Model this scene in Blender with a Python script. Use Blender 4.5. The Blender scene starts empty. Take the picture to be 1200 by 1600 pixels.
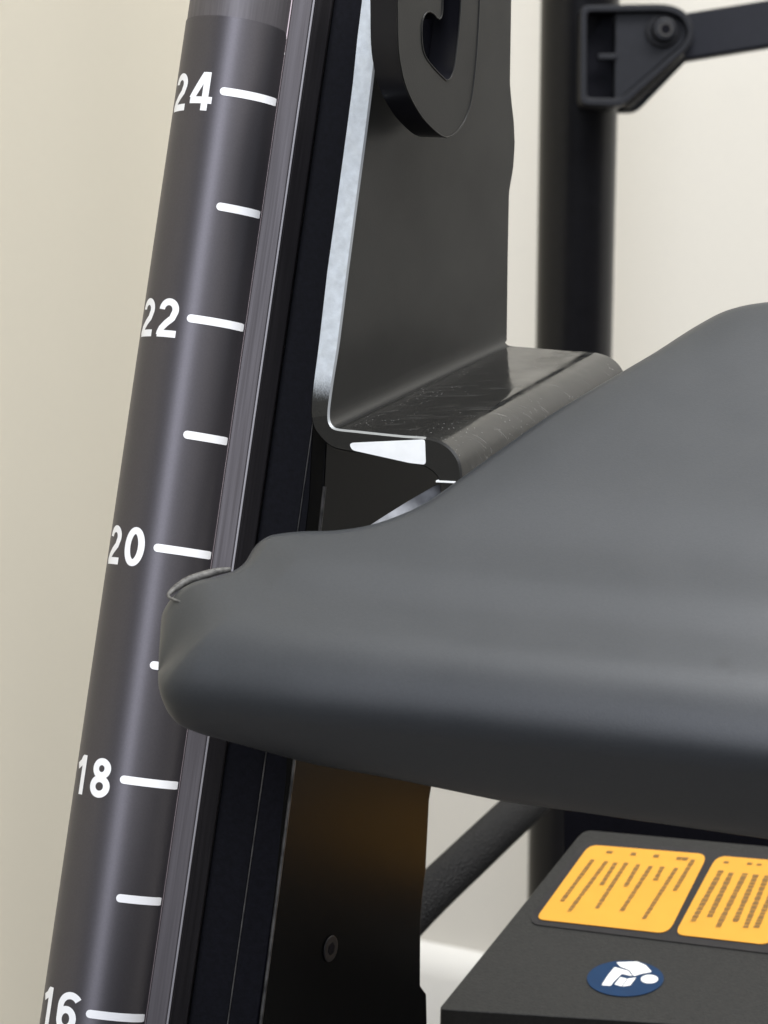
import bpy, bmesh, math, random
from mathutils import Vector, Matrix
from mathutils.geometry import tessellate_polygon
random.seed(4)
R_ = math.radians
sc = bpy.context.scene
COL = sc.collection

# ------------------------------------------------------------------ camera
FPX = 4252.0                      # focal length in photo pixels (1200 x 1600)
PITCH = R_(15)
CAM = Vector((0, 0, 0.93))
cd = bpy.data.cameras.new('camera')
cam = bpy.data.objects.new('camera', cd)
COL.objects.link(cam)
cam.location = CAM
cam.rotation_euler = (R_(90) - PITCH, 0, 0)
cd.sensor_fit = 'VERTICAL'
cd.sensor_height = 36
cd.lens = FPX / 1600 * 36
cd.clip_start = 0.02
cd.clip_end = 50
cd.dof.use_dof = True
cd.dof.focus_distance = 0.598
cd.dof.aperture_fstop = 46
sc.camera = cam
RX = Vector((1, 0, 0))
UP = Vector((0, math.sin(PITCH), math.cos(PITCH)))
FW = Vector((0, math.cos(PITCH), -math.sin(PITCH)))

# ------------------------------------------------------------------ world and lamps
w = bpy.data.worlds.new("World")
sc.world = w
w.use_nodes = True
bg = w.node_tree.nodes['Background']
bg.inputs[0].default_value = (0.86, 0.89, 1.0, 1)
bg.inputs[1].default_value = 0.05

def area(name, loc, target, sx, sy, power, col):
    l = bpy.data.lights.new(name, 'AREA')
    l.shape = 'RECTANGLE'; l.size = sx; l.size_y = sy
    l.energy = power; l.color = col
    o = bpy.data.objects.new(name, l); COL.objects.link(o)
    o.location = loc
    d = Vector(target) - Vector(loc)
    o.rotation_euler = d.to_track_quat('-Z', 'Y').to_euler()
    return o
area('ceiling_panel', (0.45, 0.45, 2.55), (0.1, 0.9, 0.6), 1.0, 1.0, 38, (0.95, 0.97, 1.0))
area('window_light', (-0.13, -1.2, 2.0), (0, 0.6, 0.85), 0.46, 1.7, 31, (0.85, 0.89, 1.0))
area('ceiling_panel_far', (1.3, 0.55, 2.5), (1.0, 1.9, 0.7), 1.0, 0.6, 30, (1.0, 0.97, 0.94))

sc.view_settings.view_transform = 'Standard'
sc.view_settings.look = 'None'
sc.view_settings.exposure = 0.26
sc.view_settings.gamma = 1

# ------------------------------------------------------------------ pixel helpers
def cw(x, y, z):                                   # camera-space offset to world direction
    return RX * x + UP * y + FW * z
def ray(px, py):
    return cw((px - 600) / FPX, (800 - py) / FPX, 1.0)
def at(px, py, Z):
    return CAM + ray(px, py) * Z
def proj(p):
    d = p - CAM
    z = d.dot(FW)
    return (600 + FPX * d.dot(RX) / z, 800 - FPX * d.dot(UP) / z, z)
def hit(px, py, p0, n):
    r = ray(px, py)
    return CAM + r * ((p0 - CAM).dot(n) / r.dot(n))

# ------------------------------------------------------------------ materials
def mat(name, base, rough=0.5, metal=0.0, spec=0.5, noise=0.0, nscale=200, bump=0.0, bscale=400,
        rvar=0.0, rscale=60, stretch=None, coat=0.0, tint=None, ior=1.45):
    m = bpy.data.materials.new(name); m.use_nodes = True
    nt = m.node_tree; b = nt.nodes['Principled BSDF']
    b.inputs['Base Color'].default_value = (*base, 1)
    b.inputs['Roughness'].default_value = rough
    b.inputs['Metallic'].default_value = metal
    b.inputs['Specular IOR Level'].default_value = spec
    b.inputs['Coat Weight'].default_value = coat
    b.inputs['IOR'].default_value = ior
    tc = nt.nodes.new('ShaderNodeTexCoord')
    src = tc.outputs['Object']
    if stretch is not None:                        # stretch = (axis vector, factor): grain drawn out along the axis
        ax, fac = stretch
        q = ax.to_track_quat('Z', 'Y').inverted().to_euler()
        mp = nt.nodes.new('ShaderNodeMapping'); mp.vector_type = 'POINT'
        mp.inputs['Rotation'].default_value = q
        nt.links.new(src, mp.inputs[0])
        mp2 = nt.nodes.new('ShaderNodeMapping')
        mp2.inputs['Scale'].default_value = (1, 1, fac)
        nt.links.new(mp.outputs[0], mp2.inputs[0]); src = mp2.outputs[0]
    def tex(sc_, det=3):
        n = nt.nodes.new('ShaderNodeTexNoise'); n.inputs['Scale'].default_value = sc_
        n.inputs['Detail'].default_value = det
        nt.links.new(src, n.inputs['Vector']); return n.outputs[0]
    if noise:
        mr = nt.nodes.new('ShaderNodeMapRange')
        mr.inputs[1].default_value = 0.3; mr.inputs[2].default_value = 0.7
        nt.links.new(tex(nscale), mr.inputs[0])
        mx = nt.nodes.new('ShaderNodeMix'); mx.data_type = 'RGBA'
        t = tint or base
        mx.inputs[6].default_value = (*[c * (1 - noise) for c in base], 1)
        mx.inputs[7].default_value = (*[c * (1 + noise) for c in t], 1)
        nt.links.new(mr.outputs[0], mx.inputs[0]); nt.links.new(mx.outputs[2], b.inputs['Base Color'])
    if rvar:
        mr = nt.nodes.new('ShaderNodeMapRange')
        mr.inputs[1].default_value = 0.3; mr.inputs[2].default_value = 0.7
        mr.inputs[3].default_value = max(0.02, rough - rvar); mr.inputs[4].default_value = rough + rvar
        nt.links.new(tex(rscale, 5), mr.inputs[0]); nt.links.new(mr.outputs[0], b.inputs['Roughness'])
    if bump:
        bp = nt.nodes.new('ShaderNodeBump'); bp.inputs['Strength'].default_value = bump
        bp.inputs['Distance'].default_value = 0.0004
        nt.links.new(tex(bscale, 4), bp.inputs['Height']); nt.links.new(bp.outputs[0], b.inputs['Normal'])
    return m

# column axis
TOPC = at(378, 0, 0.611 + 0.007)
BOTC = at(146, 1600, 0.611 - 0.007)
AX = (TOPC - BOTC).normalized()

M = {}
M['wall_warm'] = mat('warm_wall_tone', (0.56, 0.525, 0.435), 0.75, noise=0.008, nscale=300, bump=0.25, bscale=500)  # darker, yellower base colour than the other wall
M['wall_pale'] = mat('pale_wall_tone', (0.775, 0.75, 0.685), 0.7, noise=0.008, nscale=300, bump=0.25, bscale=500)
M['skirting'] = mat('skirting_paint', (0.80, 0.79, 0.75), 0.4, noise=0.02, nscale=30)
M['floor'] = mat('floor_vinyl', (0.13, 0.12, 0.11), 0.5, noise=0.1, nscale=20)
M['film'] = mat('black_satin_film', (0.100, 0.094, 0.102), 0.50, metal=0.8, spec=0.5, noise=0.05, nscale=2500, bump=0.03, bscale=3500)
def aniso():
    m = M['film']; nt = m.node_tree; b = nt.nodes['Principled BSDF']
    b.inputs['Anisotropic'].default_value = 0.55
    g = nt.nodes.new('ShaderNodeNewGeometry'); c = nt.nodes.new('ShaderNodeVectorMath'); c.operation = 'CROSS_PRODUCT'
    c.inputs[1].default_value = AX
    c2 = nt.nodes.new('ShaderNodeVectorMath'); c2.operation = 'CROSS_PRODUCT'
    nt.links.new(g.outputs['Normal'], c.inputs[0]); nt.links.new(c.outputs[0], c2.inputs[0])
    nt.links.new(g.outputs['Normal'], c2.inputs[1]); nt.links.new(c2.outputs[0], b.inputs['Tangent'])
aniso()
M['bare'] = mat('brushed_grey_aluminium', (0.12, 0.112, 0.118), 0.52, metal=0.6, noise=0.12, nscale=1500, stretch=(AX, 0.04))
M['rail'] = mat('brushed_violet_grey_anodised', (0.066, 0.059, 0.062), 0.50, metal=0.4, noise=0.10, nscale=2200, stretch=(AX, 0.015), rvar=0.08, rscale=1800)
M['rail_dark'] = mat('dark_anodised', (0.011, 0.010, 0.011), 0.45, metal=0.1, spec=0.5, ior=1.3, noise=0.3, nscale=1500, stretch=(AX, 0.02))
M['black'] = mat('black_channel', (0.003, 0.003, 0.005), 0.55, spec=0.3, ior=1.2, noise=0.3, nscale=900, bump=0.1, bscale=1500)
M['edge'] = mat('worn_edge_grey', (0.045, 0.043, 0.041), 0.5, metal=0.1, noise=0.7, nscale=300)
M['white'] = mat('white_print', (0.86, 0.86, 0.86), 0.45)
M['powder'] = mat('black_powder_coat', (0.0105, 0.0105, 0.0100), 0.40, spec=0.5, ior=1.3, noise=0.08, nscale=1500, bump=0.06, bscale=3000, rvar=0.06, rscale=45)
M['zinc'] = mat('cut_zinc_edge', (0.56, 0.605, 0.65), 0.5, metal=0.35, noise=0.10, nscale=520, bump=0.2, bscale=700, rvar=0.1, rscale=300)
M['nearwhite'] = mat('near_white_patch', (0.74, 0.755, 0.76), 0.42, metal=0.0, noise=0.06, nscale=220)  # flat near-white; on the shelf wedge it stands for a window reflection
M['steel'] = mat('streaky_plated_steel', (0.13, 0.133, 0.14), 0.5, metal=0.6, noise=0.4, nscale=260, rvar=0.12, rscale=300)
M['pad'] = mat('charcoal_rubber', (0.0250, 0.0275, 0.0305), 0.42, spec=0.6, noise=0.08, nscale=1600, bump=0.05, bscale=2600, rvar=0.03, rscale=60)
M['scuff'] = mat('scuffed_rubber_edge', (0.085, 0.082, 0.076), 0.6, noise=0.5, nscale=900, bump=0.4, bscale=900)
M['rim'] = mat('grey_rubber_rim', (0.03, 0.032, 0.032), 0.5, noise=0.2, nscale=500)
M['post'] = mat('black_satin_post', (0.005, 0.005, 0.006), 0.30, spec=0.45, ior=1.38, noise=0.2, nscale=300, bump=0.05, bscale=900)
M['plastic'] = mat('black_moulded_plastic', (0.009, 0.0095, 0.012), 0.42, ior=1.3, noise=0.15, nscale=400, bump=0.15, bscale=900)
M['arm'] = mat('black_arm_paint', (0.008, 0.0085, 0.012), 0.4, ior=1.28, noise=0.1, nscale=300)
M['box'] = mat('dark_grey_textured_case', (0.020, 0.020, 0.019), 0.5, spec=0.5, ior=1.25, noise=0.15, nscale=900, bump=0.4, bscale=1500)
M['labelfilm'] = mat('clear_black_label_film', (0.022, 0.021, 0.022), 0.3, ior=1.25, noise=0.1, nscale=200)
M['yellow'] = mat('yellow_label', (0.57, 0.275, 0.030), 0.5, ior=1.3, noise=0.03, nscale=100, rvar=0.08, rscale=60)
M['ink'] = mat('brown_black_ink', (0.17, 0.09, 0.015), 0.5)
M['blue'] = mat('dark_blue_sticker', (0.005, 0.026, 0.072), 0.4, ior=1.25, noise=0.06, nscale=200)
M['icon'] = mat('white_icon_print', (0.72, 0.72, 0.70), 0.45)

# braided hose: woven bump
def braid():
    m = mat('braided_black_sleeve', (0.006, 0.006, 0.0065), 0.6, ior=1.3)
    nt = m.node_tree; b = nt.nodes['Principled BSDF']
    tc = nt.nodes.new('ShaderNodeTexCoord')
    v = nt.nodes.new('ShaderNodeTexVoronoi'); v.inputs['Scale'].default_value = 1500
    nt.links.new(tc.outputs['Object'], v.inputs['Vector'])
    bp = nt.nodes.new('ShaderNodeBump'); bp.inputs['Strength'].default_value = 0.6; bp.inputs['Distance'].default_value = 0.0008
    nt.links.new(v.outputs['Distance'], bp.inputs['Height']); nt.links.new(bp.outputs[0], b.inputs['Normal'])
    return m
M['braid'] = braid()

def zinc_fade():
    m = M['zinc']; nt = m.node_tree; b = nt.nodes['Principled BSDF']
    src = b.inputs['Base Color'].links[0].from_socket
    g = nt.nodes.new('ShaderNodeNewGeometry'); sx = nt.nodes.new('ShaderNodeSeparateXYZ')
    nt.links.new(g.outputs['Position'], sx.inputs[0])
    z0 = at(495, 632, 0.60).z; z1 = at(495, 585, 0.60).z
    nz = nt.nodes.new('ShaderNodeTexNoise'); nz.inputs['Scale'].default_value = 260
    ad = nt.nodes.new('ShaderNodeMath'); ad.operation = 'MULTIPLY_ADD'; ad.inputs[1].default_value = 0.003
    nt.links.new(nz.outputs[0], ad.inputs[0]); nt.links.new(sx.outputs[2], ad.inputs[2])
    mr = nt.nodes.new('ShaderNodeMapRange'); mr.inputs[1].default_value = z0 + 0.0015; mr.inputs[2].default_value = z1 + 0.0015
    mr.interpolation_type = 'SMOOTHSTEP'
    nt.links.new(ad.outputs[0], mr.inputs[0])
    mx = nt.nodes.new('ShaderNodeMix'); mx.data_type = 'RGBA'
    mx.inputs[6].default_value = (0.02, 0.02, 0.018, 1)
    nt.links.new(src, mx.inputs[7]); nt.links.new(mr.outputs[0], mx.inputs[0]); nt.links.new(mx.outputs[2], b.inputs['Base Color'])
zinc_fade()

# glossy black shelf paint with scratches and dust
def scratched():
    m = mat('scratched_gloss_black_paint', (0.016, 0.016, 0.015), 0.2, spec=0.5, ior=1.38)
    nt = m.node_tree; b = nt.nodes['Principled BSDF']
    tc = nt.nodes.new('ShaderNodeTexCoord')
    def node(t, **k):
        n = nt.nodes.new(t)
        for a, v in k.items(): n.inputs[a].default_value = v
        return n
    L = nt.links.new
    # dust specks
    vo = node('ShaderNodeTexVoronoi', Scale=900.0)
    L(tc.outputs['Object'], vo.inputs['Vector'])
    lt = node('ShaderNodeMath'); lt.operation = 'LESS_THAN'; lt.inputs[1].default_value = 0.13
    L(vo.outputs['Distance'], lt.inputs[0])
    nz = node('ShaderNodeTexNoise', Scale=90.0, Detail=4.0)
    L(tc.outputs['Object'], nz.inputs['Vector'])
    gt = node('ShaderNodeMapRange'); gt.inputs[1].default_value = 0.45; gt.inputs[2].default_value = 0.66
    L(nz.outputs[0], gt.inputs[0])
    ml = node('ShaderNodeMath'); ml.operation = 'MULTIPLY'
    L(lt.outputs[0], ml.inputs[0]); L(gt.outputs[0], ml.inputs[1])
    # scratches
    mp = nt.nodes.new('ShaderNodeMapping'); mp.inputs['Rotation'].default_value = (0, 0, 0.45); mp.inputs['Scale'].default_value = (6, 110, 30)
    L(tc.outputs['Object'], mp.inputs[0])
    n2 = node('ShaderNodeTexNoise', Scale=9.0, Detail=5.0, Distortion=1.2)
    L(mp.outputs[0], n2.inputs['Vector'])
    s = node('ShaderNodeMapRange'); s.inputs[1].default_value = 0.60; s.inputs[2].default_value = 0.72
    L(n2.outputs[0], s.inputs[0])
    ad = node('ShaderNodeMath'); ad.operation = 'MAXIMUM'
    L(ml.outputs[0], ad.inputs[0])
    s2 = node('ShaderNodeMath'); s2.operation = 'MULTIPLY'; s2.inputs[1].default_value = 0.18
    L(s.outputs[0], s2.inputs[0]); L(s2.outputs[0], ad.inputs[1])
    mx = nt.nodes.new('ShaderNodeMix'); mx.data_type = 'RGBA'
    mx.inputs[6].default_value = (0.009, 0.009, 0.0085, 1); mx.inputs[7].default_value = (0.22, 0.22, 0.21, 1)
    L(ad.outputs[0], mx.inputs[0]); L(mx.outputs[2], b.inputs['Base Color'])
    rr = node('ShaderNodeMapRange'); rr.inputs[3].default_value = 0.07; rr.inputs[4].default_value = 0.24
    rr.inputs[1].default_value = 0.35; rr.inputs[2].default_value = 0.65
    L(nz.outputs[0], rr.inputs[0]); L(rr.outputs[0], b.inputs['Roughness'])
    bp = node('ShaderNodeBump', Strength=0.12, Distance=0.0006)
    n3 = node('ShaderNodeTexNoise', Scale=140.0, Detail=2.0); L(tc.outputs['Object'], n3.inputs['Vector'])
    L(n3.outputs[0], bp.inputs['Height']); L(bp.outputs[0], b.inputs['Normal'])
    return m
M['gloss'] = scratched()

# ------------------------------------------------------------------ object helpers
ROOT = {}
def base_of(o):
    while o.parent is not None: o = o.parent
    return o.location.copy()
def thing(name, label, cat, loc, group=None):
    o = bpy.data.objects.new(name, None); COL.objects.link(o)
    o.location = loc; o.empty_display_size = 0.01
    o['label'] = label; o['category'] = cat
    if group: o['group'] = group
    return o
def obj(name, verts, faces, m, parent=None, smooth=False, bevel=0, seg=2, label=None, recalc=True, angle=30):
    off = base_of(parent) if parent else Vector((0, 0, 0))
    me = bpy.data.meshes.new(name)
    me.from_pydata([tuple(v - off) for v in verts], [], faces)
    if recalc:
        bm = bmesh.new(); bm.from_mesh(me)
        bmesh.ops.recalc_face_normals(bm, faces=bm.faces)
        bm.to_mesh(me); bm.free()
    mats = m if isinstance(m, list) else [m]
    for x in mats: me.materials.append(x)
    o = bpy.data.objects.new(name, me); COL.objects.link(o)
    if parent: o.parent = parent
    if label: o['label'] = label
    if smooth or bevel:
        for p in me.polygons: p.use_smooth = True
    if bevel:
        b = o.modifiers.new('bevel', 'BEVEL'); b.width = bevel; b.segments = seg
        b.limit_method = 'ANGLE'; b.angle_limit = R_(angle); b.harden_normals = True
    return o
def structure(o):
    o['kind'] = 'structure'; return o

def prism(pts, vec, back=None):
    """closed solid: polygon pts (world), swept by vec (or towards list back)"""
    n = len(pts)
    v = list(pts) + (list(back) if back else [p + vec for p in pts])
    f = [list(range(n)), list(range(2 * n - 1, n - 1, -1))]
    for i in range(n):
        j = (i + 1) % n
        f.append([i, j, n + j, n + i])
    return v, f

def catmull(pts, n):
    out = []
    P = [Vector(p) for p in pts]
    P = [P[0] * 2 - P[1]] + P + [P[-1] * 2 - P[-2]]
    L = [0.0]
    for i in range(1, len(P) - 2): L.append(L[-1] + (P[i + 1] - P[i]).length)
    for k in range(n):
        s = L[-1] * k / (n - 1)
        i = 0
        while i < len(L) - 2 and s > L[i + 1]: i += 1
        t = (s - L[i]) / (L[i + 1] - L[i])
        a, b, c, d = P[i], P[i + 1], P[i + 2], P[i + 3]
        out.append(0.5 * ((2 * b) + (c - a) * t + (2 * a - 5 * b + 4 * c - d) * t * t + (3 * b - a - 3 * c + d) * t ** 3))
    return out

def tube(path, radii, seg=12, flat=None):
    """swept tube through world points; flat=(normal, factor) squashes it"""
    v = []; f = []
    n = len(path)
    for i, p in enumerate(path):
        t = (path[min(i + 1, n - 1)] - path[max(i - 1, 0)]).normalized()
        a = t.cross(FW).normalized(); b = t.cross(a).normalized()
        r = radii[i] if isinstance(radii, (list, tuple)) else radii
        for k in range(seg):
            th = 2 * math.pi * k / seg
            v.append(p + a * math.cos(th) * r + b * math.sin(th) * r * (flat or 1))
    for i in range(n - 1):
        for k in range(seg):
            k2 = (k + 1) % seg
            f.append([i * seg + k, i * seg + k2, (i + 1) * seg + k2, (i + 1) * seg + k])
    f.append(list(range(seg))[::-1]); f.append([(n - 1) * seg + k for k in range(seg)])
    return v, f

# ================================================================== ROOM
psi = R_(26)
D1 = Vector((math.cos(psi), -math.sin(psi), 0))          # along the pale wall, to the right
D2 = Vector((-math.sin(psi), -math.cos(psi), 0))         # along the warm wall, to the left and near
corner = at(560, 1450, 2.06); corner.z = 0
# floor
fv = [Vector((-4, -3, 0)), Vector((4, -3, 0)), Vector((4, 4, 0)), Vector((-4, 4, 0))]
v, f = prism(fv, Vector((0, 0, -0.05)))
structure(obj('floor', v, f, M['floor']))
def wall(name, p0, d, length, m, label):
    n = Vector((d.y, -d.x, 0))
    if n.dot(CAM - p0) > 0: n = -n
    a = p0; b = p0 + d * length
    v, f = prism([a, b, b + Vector((0, 0, 2.7)), a + Vector((0, 0, 2.7))], n * 0.1)
    o = obj(name, v, f, m)
    o['kind'] = 'structure'
    return -n
n1 = wall('wall', corner, D1, 4.0, M['wall_pale'], '')
n2 = wall('wall_left', corner, D2, 3.0, M['wall_warm'], '')
# skirting board with a sloped cap on the pale wall
def skirting(p0, d, n, length, top):
    prof = [(0, 0.001), (0.016, 0.001), (0.016, top - 0.022), (0.013, top - 0.012), (0.006, top - 0.003), (0.0, top)]
    a = [p0 + n * (x + 0.001) + Vector((0, 0, z)) for x, z in prof]
    return prism(a, d * length)
skt = hit(665, 1478, corner + n1 * 0.01, n1).z
v, f = skirting(corner + D1 * 0.0, D1, n1, 4.0, skt)
structure(obj('skirting_board', v, f, M['skirting'], bevel=0.001))

# ================================================================== BLACK POST
pc = at(903, 200, 1.35)
post_r = 61 / FPX * 1.35
post = thing('upright_post', 'slim round black steel post standing upright in front of the pale wall', 'post', Vector((pc.x, pc.y, 0)))
v = []; f = []
SEG = 64
for z in (0.004, 1.6):
    for k in range(SEG):
        a = 2 * math.pi * k / SEG
        v.append(Vector((pc.x + post_r * math.cos(a), pc.y + post_r * math.sin(a), z)))
for k in range(SEG):
    f.append([k, (k + 1) % SEG, SEG + (k + 1) % SEG, SEG + k])
f.append(list(range(SEG))[::-1]); f.append(list(range(SEG, 2 * SEG)))
obj('post_tube', v, f, M['post'], post, bevel=0.001)
v = []; f = []
for z in (0.001, 0.012):
    for k in range(SEG):
        a = 2 * math.pi * k / SEG
        v.append(Vector((pc.x + 0.05 * math.cos(a), pc.y + 0.05 * math.sin(a), z)))
for k in range(SEG):
    f.append([k, (k + 1) % SEG, SEG + (k + 1) % SEG, SEG + k])
f.append(list(range(SEG))[::-1]); f.append(list(range(SEG, 2 * SEG)))
obj('post_foot', v, f, M['post'], post)

# ---- pivot bracket on the post with the arm
ZB = 1.35 - post_r - 0.020
bp0 = at(990, 90, ZB)
bn = cw(0.06, -0.02, -1).normalized()                     # bracket face normal, towards the camera
def B(px, py, d=0.0): return hit(px, py, bp0, bn) + bn * d
br = thing('pivot_bracket', 'black moulded pivot bracket with raised rim and bolt clamped on the round post', 'bracket', B(960, 160))
def rounded(pts, radii, n=6):
    out = []
    L = len(pts)
    for i in range(L):
        p = Vector(pts[i]); a = Vector(pts[i - 1]); b = Vector(pts[(i + 1) % L])
        r = radii[i] if isinstance(radii, (list, tuple)) else radii
        if r <= 0: out.append(p); continue
        u = (a - p); w_ = (b - p)
        ru = min(r, u.length * 0.45); rw = min(r, w_.length * 0.45)
        s = p + u.normalized() * ru; e = p + w_.normalized() * rw
        for k in range(n + 1):
            t = k / n
            out.append(s * (1 - t) ** 2 + p * 2 * t * (1 - t) + e * t * t)
    return out
outer = rounded([(905, 10), (1066, 7), (1090, 62), (972, 168), (905, 166)], [14, 44, 34, 16, 14])
inner = rounded([(916, 21), (1058, 19), (1078, 60), (968, 155), (916, 154)], [7, 38, 28, 10, 7])
nO = len(outer)
v = [B(p[0], p[1], 0.004) for p in outer] + [B(p[0], p[1], 0.004) for p in inner] + \
    [B(p[0], p[1], -0.010) for p in outer] + [B(p[0], p[1], -0.010) for p in inner]
f = []
for i in range(nO):
    j = (i + 1) % nO
    f += [[i, j, nO + j, nO + i], [2 * nO + i, 2 * nO + j, j, i], [nO + i, nO + j, 3 * nO + j, 3 * nO + i], [2 * nO + i, 3 * nO + i, 3 * nO + j, 2 * nO + j]]
obj('rim', v, f, M['plastic'], br, bevel=0.0009, seg=3)
web = [(962, 19.5), (1050, 18), (1075, 42), (1077, 60), (968, 156), (960, 156)]
v, f = prism([B(x, y, -0.001) for x, y in web], bn * -0.006)
obj('web_plate', v, f, M['plastic'], br, bevel=0.0008)
v, f = prism([B(x, y, 0.0005) for x, y in [(934, 84), (965, 83), (965, 93), (934, 93)]], bn * -0.004)
obj('stiffener', v, f, M['plastic'], br, bevel=0.0006)
v, f = prism([B(x, y, -0.0102) for x, y in [(914, 19), (962, 19), (962, 156), (914, 156)]], bn * -0.002)
obj('backing_plate', v, f, M['black'], br)
# second cheek behind, shifted right and down
ch = rounded([(975, 14), (1090, 12), (1108, 60), (1004, 168), (975, 168)], [2, 40, 30, 12, 2])
v, f = prism([B(p[0], p[1], -0.016) for p in ch], bn * -0.008)
obj('rear_cheek', v, f, M['plastic'], br, bevel=0.001)
# sloped spacer joining the cheeks
v, f = prism([B(x, y, -0.010) for x, y in [(1070, 76), (1076, 82), (992, 164), (978, 162)]], bn * -0.007)
obj('spacer', v, f, M['scuff'], br, bevel=0.0008)
# bolt
def disc(px, py, rpx, d0, d1, m, name, parent, seg=32, ry=None, bev=0.0008, P=None):
    P = P or B
    pts = [P(px + rpx * math.cos(2 * math.pi * k / seg), py + (ry or rpx) * math.sin(2 * math.pi * k / seg), d0) for k in range(seg)]
    back = [P(px + rpx * math.cos(2 * math.pi * k / seg), py + (ry or rpx) * math.sin(2 * math.pi * k / seg), d1) for k in range(seg)]
    v, f = prism(pts, None, back)
    return obj(name, v, f, m, parent, bevel=bev, seg=3)
disc(1036, 48, 27, 0.0012, -0.001, M['post'], 'washer', br)
blt = disc(1036, 48, 19, 0.006, 0.001, M['plastic'], 'bolt', br, bev=0.0016)
tor = []
hx = []
for k in range(6):
    a = math.pi / 3 * k
    hx.append(B(1037 + 8 * math.cos(a), 49 + 8 * math.sin(a), 0.0062))
v, f = prism(hx, bn * -0.0005)
obj('hex_socket', v, f, M['black'], blt)
v = []; f = []
for k in range(24):
    a = 2 * math.pi * k / 24
    for r_, d_ in ((8, .0061), (9.5, .0068), (11, .0061)):
        v.append(B(1037 + r_ * math.cos(a), 49 + r_ * math.sin(a), d_))
for k in range(24):
    j = (k + 1) % 24
    f += [[k * 3, j * 3, j * 3 + 1, k * 3 + 1], [k * 3 + 1, j * 3 + 1, j * 3 + 2, k * 3 + 2]]
obj('socket_lip', v, f, M['edge'], blt, smooth=True)

arm = thing('support_arm', 'square black support arm reaching right from the bolt of the pivot bracket', 'arm', B(1090, 50, -0.018))
av = [B(1062, 14, -0.0165), B(1062, 90, -0.0165), B(1330, 56, 0.008), B(1330, -18, 0.008)]
v, f = prism(av, bn * -0.010)
obj('arm_tube', v, f, M['arm'], arm, bevel=0.002, seg=4)

# ================================================================== CONTROL BOX with yellow labels
UPW = Vector((0, 0, 1))
bx0 = at(700, 1580, 0.74)
bxn = (UPW + Vector((0.0, -0.30, 0))).normalized()
def X(px, py, d=0.0): return hit(px, py, bx0, bxn) + bxn * d
box = thing('control_box', 'low dark grey machine box with yellow notice labels and a round blue sticker', 'control box', X(900, 1500, -0.12))
top = rounded([(685, 1577), (912, 1296), (1000, 1304), (2000, 1395), (2000, 1660)], [8, 14, 40, 10, 10], 5)
v, f = prism([X(p[0], p[1]) for p in top], bxn * -0.12)
obj('case', v, f, M['box'], box, bevel=0.0022, seg=4)
hz = 0.90
hp_ = [at(880, 1240, hz), at(2050, 1240, hz - 0.06), at(2050, 1480, hz - 0.06), at(880, 1480, hz)]
v, f = prism(hp_, None, [at(915, 1240, hz + 0.05), at(2050, 1240, hz - 0.01), at(2050, 1480, hz - 0.01), at(915, 1480, hz + 0.05)])
obj('rear_cover', v, f, M['black'], box, bevel=0.0006, seg=2)
def flat(name, pts, d, m, parent, label=None, th=0.0002):
    v, f = prism([X(p[0], p[1], d) for p in pts], bxn * -th)
    return obj(name, v, f, m, parent, label=label)
film = flat('label_film', rounded([(913, 1313), (1900, 1395), (1880, 1575), (822, 1444)], [26, 20, 20, 22], 6), 0.00030, M['labelfilm'], box)
y1q = [(921, 1322), (1106, 1337), (1044, 1461), (837, 1438)]
y2q = [(1120, 1339), (1262, 1351), (1204, 1479), (1054, 1462)]
y1 = flat('notice_label', rounded(y1q, [14, 16, 18, 12], 6), 0.00055, M['yellow'], box, label='yellow notice label with nine slanted lines of small print')
y2 = flat('notice_label', rounded(y2q, [16, 14, 18, 14], 6), 0.00055, M['yellow'], box, label='yellow notice label cut by the right edge of the view')
def Z3(x, y): return (750 + x / 2.6667, 1250 + y / 2.6667)
def textline(a, b, wpx, vv, ff):
    a = Vector(Z3(*a)); b = Vector(Z3(*b)); d = (b - a); L = d.length; d.normalize(); n = Vector((1, 0.06))
    s = 0
    while s < L:
        wd = random.uniform(3.0, 8.0); e = min(L, s + wd)
        k = s
        while k < e:                                   # letters of a word, too small to read
            ln = random.uniform(1.0, 2.2)
            h = wpx * random.uniform(0.75, 1.0)
            p = a + d * k; q = a + d * min(e, k + ln)
            i = len(vv)
            for pt in (p - n * h / 2, p + n * h / 2, q + n * h / 2, q - n * h / 2):
                vv.append(X(pt.x, pt.y, 0.00065))
            ff.append([i, i + 1, i + 2, i + 3])
            k += ln + 0.35
        s = e + 1.1
vv, ff = [], []
for a, b in [((470, 255), (340, 430)), ((527, 262), (370, 472)), ((565, 268), (505, 362)), ((610, 268), (485, 460)),
             ((660, 275), (605, 368)), ((712, 282), (588, 472)), ((760, 285), (728, 345)), ((818, 290), (680, 505)), ((888, 255), (810, 385))]:
    textline(a, b, 8.0, vv, ff)
for x, y in [(540, 225), (640, 232), (735, 240), (830, 250), (855, 252)]:
    textline((x + 2, y - 6), (x - 5, y + 7), 10.5, vv, ff)
obj('printed_text', vv, ff, M['ink'], y1, recalc=False)
vv, ff = [], []
for a, b in [((1005, 300), (885, 515)), ((1047, 310), (955, 495)), ((1105, 312), (990, 538)), ((1150, 318), (1062, 515)), ((1196, 322), (1105, 540)), ((1245, 328), (1150, 540))]:
    textline(a, b, 10.0, vv, ff)
for x, y in [(1028, 266), (1125, 272), (1165, 276)]:
    textline((x, y - 4), (x - 5, y + 5), 9.5, vv, ff)
obj('printed_text', vv, ff, M['ink'], y2, recalc=False)
el = [(977 + 60 * math.cos(2 * math.pi * k / 48) , 1530 + 28 * math.sin(2 * math.pi * k / 48)) for k in range(48)]
flat('notice_label', rounded([(1277, 1352), (1840, 1402), (1800, 1552), (1219, 1481)], [16, 14, 18, 14], 6), 0.00055, M['yellow'], box)
stk = flat('instruction_sticker', el, 0.0003, M['blue'], box, label='round dark blue sticker showing a white figure reading a manual')
icon = []
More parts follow.
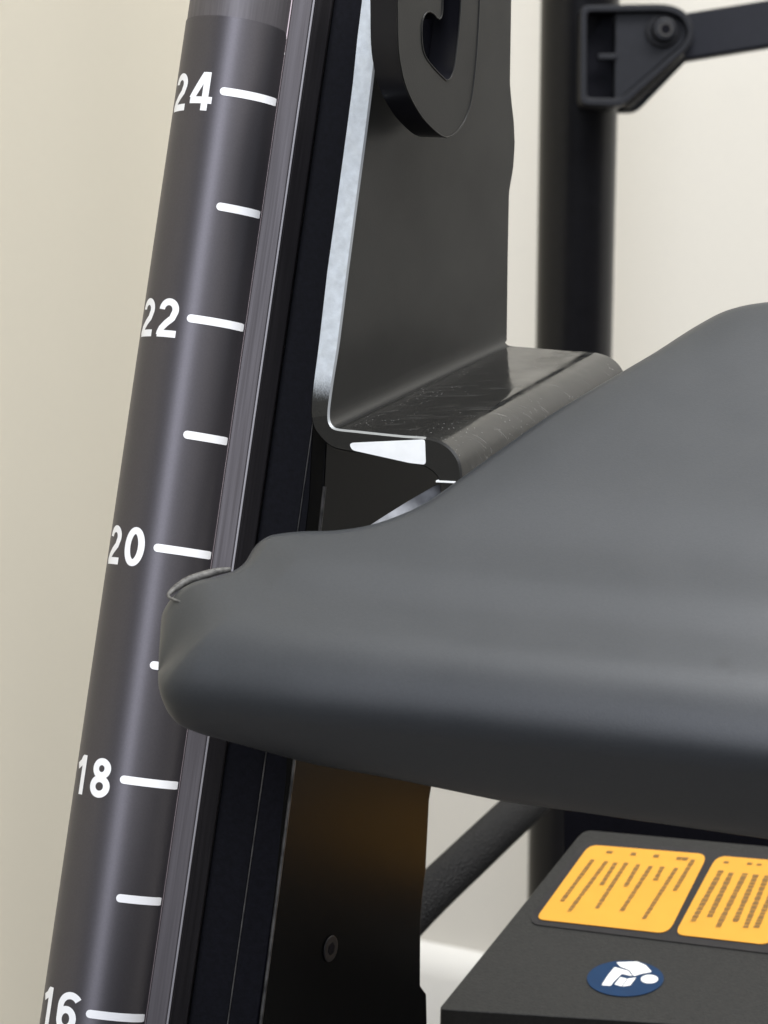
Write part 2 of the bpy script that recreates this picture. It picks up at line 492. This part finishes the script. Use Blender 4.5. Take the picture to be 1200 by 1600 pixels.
hd = [Z3(706 + 36 * math.cos(2 * math.pi * k / 24), 750 + 18 * math.sin(2 * math.pi * k / 24)) for k in range(24)]
def ic(pts, d):
    pts = [Z3(*p) if p[0] < 740 and p[1] < 1000 else p for p in pts]
    flat('pictogram', pts, d, M['icon'], stk, th=0.00005)
flat('pictogram', hd, 0.00036, M['icon'], stk, th=0.00004)
flat('pictogram', rounded([Z3(*p) for p in [(568, 680), (655, 677), (690, 692), (716, 720), (672, 728), (640, 738), (622, 712), (584, 698)]], 2, 3), 0.00036, M['icon'], stk, th=0.00004)
flat('pictogram', rounded([Z3(*p) for p in [(560, 700), (618, 716), (634, 738), (590, 728), (556, 762), (545, 778), (506, 776), (530, 738)]], 2, 3), 0.00038, M['icon'], stk, th=0.00004)
flat('pictogram', [Z3(*p) for p in [(584, 742), (612, 748), (590, 780), (560, 772)]], 0.00036, M['icon'], stk, th=0.00004)
flat('pictogram', [Z3(*p) for p in [(616, 748), (650, 744), (626, 776), (594, 781)]], 0.00037, M['icon'], stk, th=0.00004)

# ================================================================== BRAIDED HOSE
hp = [at(560, 1520, 0.86), at(655, 1415, 0.87), at(735, 1338, 0.89), at(815, 1263, 0.92), at(880, 1205, 0.95), at(960, 1150, 0.98)]
hp = catmull(hp, 24)
v, f = tube(hp, 0.0070, 24, 0.6)
h = obj('braided_cable', v, f, M['braid'], smooth=True)
h['label'] = 'thick black braided cable sleeve slanting up behind the dark plate, in front of the skirting'; h['category'] = 'cable'

# ================================================================== SCALE COLUMN
CC = (TOPC + BOTC) / 2
E2 = (FW - AX * FW.dot(AX)).normalized()                  # away from the camera
E1 = E2.cross(AX).normalized()
if E1.dot(RX) < 0: E1 = -E1
PXM = 0.611 / FPX
RT = 81 * PXM
TA, TB = -0.20, 0.17                                        # extent along the axis
col = thing('scale_column', 'leaning black height column with white scale numbers 24 to 16 down its round face', 'column', CC + AX * TA)
def cyl(th, t, r=RT):                                       # th: degrees, 0 faces camera, + to the right
    a = R_(th)
    return CC + AX * t + E1 * (r * math.sin(a)) - E2 * (r * math.cos(a))
def solve_t(th, py, r=RT):
    lo, hi = -0.25, 0.25
    for _ in range(50):
        m_ = (lo + hi) / 2
        if proj(cyl(th, m_, r))[1] > py: lo = m_
        else: hi = m_
    return (lo + hi) / 2
# tube
v = []; f = []
NT = 96
for t in (TA, TB):
    for k in range(NT):
        v.append(cyl(360 * k / NT, t))
for k in range(NT):
    f.append([k, (k + 1) % NT, NT + (k + 1) % NT, NT + k])
f.append(list(range(NT))[::-1]); f.append(list(range(NT, 2 * NT)))
obj('tube', v, f, M['bare'], col, bevel=0.0004)
# printed film wrapped round the tube, rounded upper corners
RF = RT + 0.00018
t_top = solve_t(0, 27)
th0, th1 = -112, 79
v = []; f = []
nth = 96
rows = 2
cr = 0.0030
for j in range(2):
    for i in range(nth + 1):
        th = th0 + (th1 - th0) * i / nth
        arc_r = (th1 - th) / 57.3 * RF
        arc_l = (th - th0) / 57.3 * RF
        t = t_top
        for a in (arc_r, arc_l):
            if a < cr: t -= cr - math.sqrt(max(0, cr * cr - (cr - a) ** 2))
        if j == 1: t = TA + 0.001
        v.append(cyl(th, t, RF))
n_ = nth + 1
for i in range(nth): f.append([i, i + 1, n_ + i + 1, n_ + i])
fl = obj('scale_film', v, f, M['film'], col, smooth=True)
so = fl.modifiers.new('thickness', 'SOLIDIFY'); so.thickness = 0.00014; so.offset = -1
es = fl.modifiers.new('edges', 'EDGE_SPLIT'); es.split_angle = R_(40)
# ticks
RP = RF + 0.00006
t24 = solve_t(20, 148); t18 = solve_t(20, 1222)
inch = (t24 - t18) / 6.0
def patch(name, pts, r, m, parent, label=None):
    """2-D polygon (arc degrees, t) -> bent ngon on the tube, cut in thin columns"""
    v = [cyl(a, t, r) for a, t in pts]
    tri = tessellate_polygon([[Vector((a * RT / 57.3, t, 0)) for a, t in pts]])
    return v, [list(x) for x in tri]
def bar(a0, a1, t, h, skew):
    v = []; f = []
    n = 24; k_ = 57.3 / RT
    rr = h / 2
    for i in range(n + 1):
        a = a0 + (a1 - a0) * (i / n) ** 1.6
        d = (a - a0) / k_
        hh = rr if d > rr else math.sqrt(max(1e-12, rr * rr - (rr - d) ** 2))
        d2 = (a1 - a) / k_
        if d2 < 0.0004: hh -= 0.00012
        sk = skew * ((a - a0) / (a1 - a0)) ** 2
        v += [cyl(a, t + sk + hh, RP), cyl(a, t + sk - hh, RP)]
    for i in range(n): f.append([2 * i, 2 * i + 1, 2 * i + 3, 2 * i + 2])
    return v, f
for k in range(0, 10):
    val = 24 - k
    t = t24 - inch * k
    a0 = -5 if val % 2 == 0 else 9
    v, f = bar(a0, 71, t, 0.0018, 0.0008 * (val - 18.5) / 6)
    obj('tick_mark', v, f, M['white'], col, smooth=True, recalc=False)
# digits as strokes: unit box, x 0..0.62, y 0..1
def arc(cx, cy, rx, ry, a0, a1, n=18):
    return [(cx + rx * math.cos(R_(a0 + (a1 - a0) * k / n)), cy + ry * math.sin(R_(a0 + (a1 - a0) * k / n))) for k in range(n + 1)]
SW = 0.178
h_ = SW / 2
W_ = 0.575
DIG = {
 '0': [(arc(W_/2, .5, W_/2 - h_, .5 - h_, 0, 360, 40), True)],
 '1': [([(0.40, 0.0), (0.40, 1.0)], False), ([(0.36, 0.93), (0.27, 0.80), (0.08, 0.70)], False)],
 '2': [(arc(W_/2, .705, W_/2 - h_, .295 - h_, 178, -28, 22) + [(0.42, 0.49), (0.27, 0.36), (0.14, 0.22), (0.095, 0.12), (0.085, 0.05)], False), ([(0.03, h_), (W_, h_)], False)],
 '4': [([(0.44, 0.0), (0.44, 1.0)], False), ([(0.0, 0.27), (0.63, 0.27)], False), ([(0.40, 0.96), (0.05, 0.31)], False)],
 '6': [(arc(W_/2, .32, W_/2 - h_, .32 - h_, 0, 360, 36), True), (arc(0.36, .62, 0.36 - h_, .38 - h_, 38, 180, 20) + [(h_, 0.50), (h_ + .003, 0.36)], False)],
 '8': [(arc(W_/2, .735, W_/2 - h_ - .03, .265 - h_, 0, 360, 36), True), (arc(W_/2, .285, W_/2 - h_, .285 - h_, 0, 360, 36), True)],
}
def densify(p, closed):
    q = []
    for i in range(len(p) - 1):
        a = Vector(p[i]); b = Vector(p[i + 1]); n = max(1, int((b - a).length / 0.05))
        for k in range(n): q.append(a.lerp(b, k / n))
    q.append(Vector(p[-1]))
    return q
def digit(ch, ath, t, H):
    V = []; F = []
    for si, (path, closed) in enumerate(DIG[ch]):
        p = densify(path, closed)
        n = len(p)
        base = len(V)
        for i in range(n):
            if closed: a = p[(i - 1) % (n - 1)]; b = p[(i + 1) % (n - 1)]
            else: a = p[max(0, i - 1)]; b = p[min(n - 1, i + 1)]
            d = (b - a).normalized(); nn = Vector((-d.y, d.x))
            for s in (1, -1):
                q = p[i] + nn * h_ * s
                ang = ath + (q.x - 0.30) * H * 57.3 / RT
                V.append(cyl(ang, t + (q.y - 0.5) * H, RP + 0.00001 * si))
        for i in range(n - 1): F.append([base + 2 * i, base + 2 * i + 1, base + 2 * i + 3, base + 2 * i + 2])
    return V, F
HD = 0.0087
for val in (24, 22, 20, 18, 16):
    t = t24 - inch * (24 - val)
    s = str(val)
    V, F = [], []
    for ch, a in ((s[0], -58.5), (s[1], -26.5)):
        v1, f1 = digit(ch, a, t - 0.0004, HD)
        o = len(V); V += v1; F += [[i + o for i in q] for q in f1]
    obj('scale_number', V, F, M['white'], col, smooth=True, recalc=False, label='white number ' + s)
# little paint chips by the film edge
for th, py in ((76, 84), (74, 60)):
    t = solve_t(th, py)
    r = 0.00035 if py == 84 else 0.00015
    v = [cyl(th + r * 57.3 / RT * math.cos(a), t + r * math.sin(a), RP) for a in [i * math.pi / 4 for i in range(8)]]
    obj('paint_chip', v, [list(range(8))], M['white'], col, recalc=False)
# extruded profiles beside the tube: (e1, e2) in photo pixels
def Pf(e1, e2, t): return CC + AX * t + E1 * (e1 * PXM) + E2 * (e2 * PXM)
def profile(name, pts, m, bevel=0.0, seg=2, label=None, t0=TA, t1=TB):
    v, f = prism([Pf(a, b, t0) for a, b in pts], None, [Pf(a, b, t1) for a, b in pts])
    return obj(name, v, f, m, col, bevel=bevel, seg=seg, label=label)
profile('side_rail', [(79.5, -14), (81, -17), (111, -19), (114.5, -16), (114.5, 40), (79.5, 40)], M['rail'], 0.0002, 3)
profile('edge_glint', [(78.2, -19.5), (80.6, -19.5), (80.6, -12), (78.2, -12)], mat('pinkish_glint', (0.34, 0.28, 0.29), 0.42, metal=0.5), 0.0001)  # paler strips paint the light caught by the rail's bevels
profile('edge_glint', [(112.3, -20.5), (115.6, -20.0), (115.6, -14), (112.3, -14)], mat('pale_glint', (0.26, 0.25, 0.26), 0.42, metal=0.5), 0.0001)
profile('dark_rail', [(116, -12), (142, 4), (142, 60), (116, 60)], M['rail_dark'], 0.0003)
profile('channel_wall', [(142.5, 44), (203, 40), (203, 90), (142.5, 90)], M['black'], 0.0002)
profile('channel_lip', [(204, 30), (251, 34), (251, 92), (204, 92)], M['black'], 0.0005, 3)
profile('worn_edge', [(203.2, 27), (205.6, 28), (205.6, 32), (203.2, 32)], M['edge'], 0.0002)

# ================================================================== Z BRACKET (thick folded sheet)
P1 = at(520, 670, 0.600)
P2 = at(793, 540, 0.670)
WX = (P2 - P1).normalized()
UX = AX.cross(WX).normalized()
if UX.dot(RX) < 0: UX = -UX                                 # normal of the leg, to the right and near
FN = UX.cross(AX).normalized()                              # front cut-edge plane
def Fp(px, py): return hit(px, py, P1, FN)
fold = thing('folded_bracket', 'thick black folded steel bracket with bare pale cut edge and scratched glossy shelf', 'bracket', Fp(560, 700))
# inner and outer surface lines on the cut edge, pixel pairs
pairs = [((598, -60), (571, -60)), ((590, 60), (556, 60)), ((582, 130), (549, 130)), ((572, 210), (540, 200)), ((556, 330), (523, 325)), ((543, 430), (509, 425)),
         ((530, 533), (497, 530)), ((521, 590), (489, 592)), ((516, 625), (485.5, 625)), ((514, 645), (485, 647)), ((515, 659), (489, 667)), ((521, 668), (500, 684)),
         ((532, 671), (517, 699)), ((552, 673), (542, 706)), ((590, 677), (590, 713)), ((630, 681), (630, 720)),
         ((660, 683), (655, 727)), ((676, 686), (665, 731)), ((692, 692), (674, 737)), ((706, 703), (681, 744)), ((716, 718), (685, 752)), ((720, 735), (687, 764)), ((722, 765), (688, 790)), ((722, 800), (688, 822))]
# rear silhouette of the leg in the photo
rearline = [(-60, 801), (0, 800), (130, 798), (160, 800.5), (190, 804), (225, 805.5), (262, 803), (300, 796.5), (400, 794.5), (530, 793), (545, 794)]
def rx_at(y):
    for (a, xa), (b, xb) in zip(rearline, rearline[1:]):
        if y <= b: 
            t = max(0, (y - a) / (b - a)); return xa + (xb - xa) * t
    return rearline[-1][1]
inn = []
NI = 9
def smooth_tail(P, i0, n):
    q = [Vector((a[0], a[1], 0)) for a in P[i0:]]
    return [(p.x, p.y) for p in catmull(q, n)]
def refine(k):
    src = [p[k] for p in pairs]
    out = []
    for i in range(6, len(src) - 1):
        a, b, c, d = [Vector(src[max(0, min(len(src) - 1, i + q))]) for q in (-1, 0, 1, 2)]
        for t in (0, .25, .5, .75):
            v_ = 0.5 * ((2 * b) + (c - a) * t + (2 * a - 5 * b + 4 * c - d) * t * t + (3 * b - a - 3 * c + d) * t ** 3)
            out.append((v_.x, v_.y))
    out.append(src[-1])
    return out
pairs = pairs[:6] + list(zip(refine(0), refine(1)))
dense = []
for i, (a, b) in enumerate(zip(pairs, pairs[1:])):
    n = 10 if i < 6 else 1
    for k in range(n):
        t = k / n
        dense.append((tuple(Vector(a[0]).lerp(Vector(b[0]), t)), tuple(Vector(a[1]).lerp(Vector(b[1]), t))))
dense.append(pairs[-1])
LW = (P2 - P1).length
IF, IR, OF, OR = [], [], [], []
for (ip, op) in dense:
    pi = Fp(*ip); po = Fp(*op)
    if ip[0] > 517 and ip[1] > 655:
        L = LW
        if ip[0] > 640: L = LW * 1.0
    else:
        lo, hi = 0.02, 0.14
        for _ in range(40):
            m_ = (lo + hi) / 2
            x, y, z = proj(pi + WX * m_)
            if x < rx_at(y): lo = m_
            else: hi = m_
        L = lo
    IF.append(pi); OF.append(po); IR.append(pi + WX * L); OR.append(po + WX * L)
n = len(dense)
# slight chamfer so that the fold edge catches light
V = []
for i in range(n):
    c = (OF[i] - IF[i]).normalized() * 0.0004
    V += [IF[i] + WX * 0.0004, IF[i] + c, OF[i] - c, OF[i] + WX * 0.0004, OR[i] - WX * 0.0004, OR[i] - c, IR[i] + c, IR[i] - WX * 0.0004]
F = []; MI = []
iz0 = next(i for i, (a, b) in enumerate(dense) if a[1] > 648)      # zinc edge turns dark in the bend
ish = next(i for i, (a, b) in enumerate(dense) if a[0] >= 531 and a[1] > 665)
for i in range(n - 1):
    for k in range(8):
        k2 = (k + 1) % 8
        F.append([i * 8 + k, i * 8 + k2, (i + 1) * 8 + k2, (i + 1) * 8 + k])
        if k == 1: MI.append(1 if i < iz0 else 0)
        elif k in (7,): MI.append(2 if i >= ish - 2 else 0)
        elif k == 0: MI.append(3 if dense[i][0][0] < 664 else 0)
        else: MI.append(0)
F += [list(range(8)), [(n - 1) * 8 + k for k in range(8)]]; MI += [0, 0]
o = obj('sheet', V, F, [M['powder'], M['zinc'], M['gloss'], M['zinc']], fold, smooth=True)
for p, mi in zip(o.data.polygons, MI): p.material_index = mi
o.data.materials[3] = mat('thin_bright_edge', (0.30, 0.31, 0.31), 0.35, metal=0.4)
bmod = o.modifiers.new('edges', 'EDGE_SPLIT'); bmod.split_angle = R_(32)
# window reflection on the shelf's cut edge, built as a near-white wedge
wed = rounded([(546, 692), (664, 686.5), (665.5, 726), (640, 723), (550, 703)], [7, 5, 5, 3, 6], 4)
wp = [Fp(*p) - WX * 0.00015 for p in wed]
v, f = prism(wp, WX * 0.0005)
obj('window_glint_patch', v, f, M['nearwhite'], fold)

v, f = prism([Fp(682, 750.5) - WX * 0.0003, Fp(712, 752) - WX * 0.0003, Fp(712, 754.5) - WX * 0.0003, Fp(682, 753) - WX * 0.0003], WX * 0.002)
obj('pale_lip_edge', v, f, M['nearwhite'], fold)  # near-white line along the lip's lower edge
# hook plate standing off the leg, parallel with it
hk0 = hit(560 + 60, 130, P1, UX) + UX * 0.0092
def H(px, py, d=0.0): return hit(px, py, hk0, UX) + UX * d
hook = thing('hook_plate', 'thick black plate with a hook-shaped slot fixed high on the folded bracket', 'hook', H(690, 210))
fo = [(620, -60), (621, 0), (622, 70), (627, 108), (634, 135), (645, 160), (660, 184), (676, 201), (688, 211), (697, 215), (706, 212), (717, 202), (727, 186), (735, 162), (741, 120), (746, 60), (749, 0), (751, -60)]
ho = [(691, -60), (691, 8), (690, 24), (687, 30), (683, 28), (678, 22), (671, 18), (665, 21), (660, 32), (658.5, 48), (659.5, 70), (663, 85), (670, 97), (682, 111), (692, 121), (698, 126), (704, 122), (709, 108), (713, 80), (717, 45), (720, 0), (721, -60)]
poly = [tuple(p) for p in (fo + ho[::-1])]
def smooth2(pts, n):
    return [(p.x, p.y) for p in catmull([Vector((a, b, 0)) for a, b in pts], n)]
poly = smooth2(fo, 60) + smooth2(ho, 90)[::-1]
TH = 0.0068
v = [H(*p) for p in poly] + [H(p[0], p[1]) - UX * TH for p in poly]
N = len(poly)
tri = tessellate_polygon([[Vector((p[0], p[1], 0)) for p in poly]])
f = [list(t) for t in tri] + [[i + N for i in t[::-1]] for t in tri] + [[i, (i + 1) % N, N + (i + 1) % N, N + i] for i in range(N)]
M['hookside'] = mat('smooth_shaded_side', (0.006, 0.006, 0.008), 0.28, spec=0.35)  # glossier sides, base darkened to carry the shade inside the slot
o = obj('plate', v, f, [M['powder'], M['hookside']], hook, smooth=True)
for p in o.data.polygons: p.material_index = 1 if len(p.vertices) == 4 else 0
md = o.modifiers.new('e', 'EDGE_SPLIT'); md.split_angle = R_(35)
ln = [(648, -60), (648, 90), (660, 112), (690, 132), (700, 120), (706, 60), (707, -60)]
v, f = prism([H(p[0] + 34, p[1] + 2) - UX * (TH + 0.0001) for p in ln], UX * -0.0012)
obj('slot_shade', v, f, M['black'], hook)  # black sheet added behind the slot to paint its shade
# fine chamfer line round the face
def edge_line(pts, name, r):
    path = [H(p[0], p[1], 0.0) for p in pts]
    v, f = tube(path, r, 6)
    obj(name, v, f, M['powder'], hook, smooth=True)
edge_line(smooth2(fo, 60), 'rolled_edge', 0.00022)
edge_line(smooth2(ho, 90), 'rolled_edge', 0.00022)

# ================================================================== LOWER CARRIER PLATE
q0 = Pf(252, 33, (CC - CC).length)
def C(px, py, d=0.0): return hit(px, py, q0, UX) + UX * d
car = thing('carrier_plate', 'tall black carrier plate with one recessed screw, behind and below the grey pad', 'plate', C(560, 1640))
pl = [(512, 640), (740, 640), (694, 1100), (680, 1200), (671.5, 1250), (669, 1300), (666, 1360), (661, 1400), (658, 1440), (657.5, 1540), (661, 1545), (667, 1553), (668, 1600), (668, 1720), (391, 1720), (406, 1600), (456, 1212), (505, 780)]
v, f = prism([C(*p) for p in pl], UX * -0.004)
obj('plate', v, f, M['gloss_plate'] if 'gloss_plate' in M else mat('satin_black_plate', (0.003, 0.003, 0.003), 0.26, ior=1.15, noise=0.15, nscale=600, bump=0.03, bscale=900), car, bevel=0.0005)
# worn highlight edge at its left
ep = [C(506, 760, 0.0002), C(456, 1212, 0.0002), C(406, 1600, 0.0002), C(392, 1720, 0.0002)]
v, f = tube(ep, 0.0004, 8); obj('rolled_edge', v, f, M['edge'], car, smooth=True)
# inset screw
def screw_disc(name, r, d0, d1, m, par, n=24):
    c = C(515, 1482)
    a_ = AX; b_ = UX.cross(AX).normalized()
    pts = [c + (a_ * math.cos(2 * math.pi * k / n) + b_ * math.sin(2 * math.pi * k / n)) * r for k in range(n)]
    v, f = prism([p + UX * d0 for p in pts], None, [p + UX * d1 for p in pts])
    return obj(name, v, f, m, par, bevel=0.0003)
s_ = screw_disc('screw', 0.0031, 0.0005, 0.0001, M['rail_dark'], car)
screw_disc('screw_socket', 0.0016, 0.0006, 0.0004, M['black'], s_, 6)
# small plated link under the shelf
lk0 = at(640, 795, 0.592)
lkn = (UX * 0.15 - FW * 0.8 + UPW * 0.45).normalized()
def K(px, py): return hit(px, py, lk0, lkn)
lk = rounded([(566, 828), (600, 806), (640, 781), (668, 765), (682, 757), (700, 755), (705, 770), (680, 800), (650, 835), (600, 845)], 6, 3)
v, f = prism([K(p[0], p[1]) for p in lk], lkn * -0.003)
k = obj('latch_tongue', v, f, M['steel'], bevel=0.0006)
k['label'] = 'small streaky plated steel tongue just under the folded shelf, half hidden by the pad'; k['category'] = 'latch'

# ================================================================== GREY PAD
pp = at(270, 1060, 0.528)
PU = cw(0.975, -0.04, -0.20).normalized()
PV = cw(0.0, 0.66, 0.75); PV = (PV - PU * PV.dot(PU)).normalized()
PN = PU.cross(PV).normalized()
if PN.dot(UP) < 0: PN = -PN
PB = pp - PN * 0.009
def S(px, py):
    p = hit(px, py, PB, PN) - PB
    return Vector((p.dot(PU), p.dot(PV)))
front = [(247, 1050), (249, 1078), (260, 1097), (290, 1108), (350, 1117), (450, 1130), (600, 1145), (760, 1162), (900, 1178), (1050, 1196), (1200, 1214), (1450, 1244)]
rear = [(254, 960), (276, 951), (308, 943), (346, 937), (374, 924), (394, 896), (418, 880), (445, 873), (485, 869), (530, 868), (575, 862), (615, 850), (660, 830), (705, 799), (760, 759), (850, 696), (950, 635), (1010, 599), (1075, 557), (1130, 530), (1200, 517), (1300, 516), (1450, 526)]
NU, NV = 260, 90
fr = catmull([Vector((*S(*p), 0)) for p in front], 400)
re_ = catmull([Vector((*S(*p), 0)) for p in rear], 400)
# stations spread so that iso lines stay roughly upright: sample by fraction eased
def samp(c, t):
    x = t * (len(c) - 1); i = min(len(c) - 2, int(x)); return c[i].lerp(c[i + 1], x - i)
import numpy as np
FRa = np.array([[p.x, p.y] for p in fr]); REa = np.array([[p.x, p.y] for p in re_])
LEa = np.array([[(1 - t) * fr[0].x + t * re_[0].x, (1 - t) * fr[0].y + t * re_[0].y] for t in np.linspace(0, 1, 60)])
def dist(P, A):
    out = np.full(P.shape[0], 1e9)
    for i in range(len(A) - 1):
        a = A[i]; d = A[i + 1] - a; l = (d @ d) + 1e-18
        t = np.clip(((P - a) @ d) / l, 0, 1)
        q = a + t[:, None] * d
        out = np.minimum(out, np.hypot(*(P - q).T))
    return out
pts = []
us = [((i / NU) ** 1.35) for i in range(NU + 1)]
for u in us:
    a = samp(fr, u); b = samp(re_, u)
    for j in range(NV + 1):
        x = j / NV
        # cosine spacing crowds the rows at both rims
        v_ = 0.5 - 0.5 * math.cos(math.pi * x)
        v_ = 0.5 * v_ + 0.5 * (0.5 - 0.5 * math.cos(math.pi * v_))
        p = a.lerp(b, v_)
        pts.append((p.x, p.y))
P = np.array(pts)
df = dist(P, FRa); dr = dist(P, REa); dl = dist(P, LEa)
def smin(a, b, k=0.25):
    hh = np.clip(0.5 + 0.5 * (b - a) / k, 0, 1)
    return b * (1 - hh) + a * hh - k * hh * (1 - hh)
Rf, Rr, Rl = 0.017, 0.006, 0.012
xf = np.clip(df / Rf, 0, 1); xr = np.clip(dr / Rr, 0, 1); xl = np.clip(dl / Rl, 0, 1)
prof = lambda x: np.sqrt(np.clip(1 - (1 - np.clip(x, 0, 1)) ** 2, 0, 1))
hT = 0.0105 * prof(xf) * prof(xr) * prof(xl)
# soft ledges running along the pad
sm = lambda x, a, b: (lambda t: t * t * (3 - 2 * t))(np.clip((x - a) / (b - a), 0, 1))
gate = prof(dr / 0.016)
hT += 0.0008 * sm(df, 0.024, 0.036) * gate + 0.0009 * sm(df, 0.042, 0.062) * gate
hT += 0.0002 * np.sin(P[:, 0] * 55 + 1) * np.sin(P[:, 1] * 60) * sm(df, 0.0, 0.02) * gate
# thickness below the rim grows to the right
hB = np.interp(P[:, 0], [0, 0.025, 0.043, 0.063, 0.115, 0.2], [0.0110, 0.0165, 0.0188, 0.0218, 0.0232, 0.0235])
hB = hB * prof(np.clip(df / 0.006, 0, 1)) * prof(np.clip(dr / 0.01, 0, 1)) * prof(np.clip(dl / 0.006, 0, 1))
verts = []; faces = []
def w3(x, y, h): return PB + PU * x + PV * y + PN * h
nv = NV + 1
idxT = {}; idxB = {}
for i in range(NU + 1):
    for j in range(nv):
        k_ = i * nv + j
        idxT[i, j] = len(verts); verts.append(w3(P[k_, 0], P[k_, 1], hT[k_]))
for i in range(NU + 1):
    for j in range(nv):
        k_ = i * nv + j
        if i == 0 or j in (0, NV): idxB[i, j] = idxT[i, j]
        else:
            idxB[i, j] = len(verts); verts.append(w3(P[k_, 0], P[k_, 1], -hB[k_]))
for i in range(NU):
    for j in range(NV):
        faces.append([idxT[i, j], idxT[i + 1, j], idxT[i + 1, j + 1], idxT[i, j + 1]])
        q = [idxB[i, j], idxB[i, j + 1], idxB[i + 1, j + 1], idxB[i + 1, j]]
        if len(set(q)) == 4 and not (i == 0 and j in (0, NV - 1) and False): faces.append(q)
endT = [idxT[NU, j] for j in range(nv)]; endB = [idxB[NU, j] for j in range(1, NV)]
faces.append(endT + endB[::-1])
pad = thing('grey_pad', 'big charcoal rubber pad with rounded front lip jutting across the scale column', 'pad', w3(0.06, 0.03, -0.02))
obj('pad_body', verts, faces, M['pad'], pad, smooth=True)
def padp(px, py, d):
    s = S(px, py); return w3(s.x, s.y, 0) + ray(px, py).normalized() * -d
# scuffed, lifted lip at the left tip
sp = catmull([padp(360, 890, .007), padp(340, 893, .008), padp(314, 900, .009), padp(286, 911, .010), padp(263, 930, .011), padp(275, 938, .012), padp(291, 944, .012)], 40)
rad = [0.0003 + 0.0006 * math.sin(math.pi * min(1, (i + 4) / 34)) for i in range(40)]
v, f = tube(sp, rad, 10)
obj('scuffed_lip', v, f, M['scuff'], pad, smooth=True, label='pale scuffed lip at the left tip of the pad')
# two small dark smudges in the rubber
def smudges():
    m = M['pad']; nt = m.node_tree; b = nt.nodes['Principled BSDF']
    for px, py, r in ((1008, 1074, 0.0011), (1130, 1030, 0.0016), (1145, 1045, 0.0010)):
        q = hit(px, py, PB + PN * 0.0115, PN)
        src = b.inputs['Base Color'].links[0].from_socket
        g = nt.nodes.new('ShaderNodeNewGeometry')
        nz = nt.nodes.new('ShaderNodeTexNoise'); nz.inputs['Scale'].default_value = 700
        d = nt.nodes.new('ShaderNodeVectorMath'); d.operation = 'DISTANCE'; d.inputs[1].default_value = q
        nt.links.new(g.outputs['Position'], d.inputs[0])
        ma = nt.nodes.new('ShaderNodeMath'); ma.operation = 'MULTIPLY_ADD'; ma.inputs[1].default_value = 0.002
        nt.links.new(nz.outputs[0], ma.inputs[0]); nt.links.new(d.outputs['Value'], ma.inputs[2])
        mr = nt.nodes.new('ShaderNodeMapRange'); mr.inputs[1].default_value = r * 0.5 + 0.001; mr.inputs[2].default_value = r * 1.6 + 0.001
        mr.inputs[3].default_value = 0.55; mr.inputs[4].default_value = 0.0
        nt.links.new(ma.outputs[0], mr.inputs[0])
        mx = nt.nodes.new('ShaderNodeMix'); mx.data_type = 'RGBA'; mx.inputs[7].default_value = (0.012, 0.013, 0.014, 1)
        nt.links.new(mr.outputs[0], mx.inputs[0]); nt.links.new(src, mx.inputs[6]); nt.links.new(mx.outputs[2], b.inputs['Base Color'])
smudges()
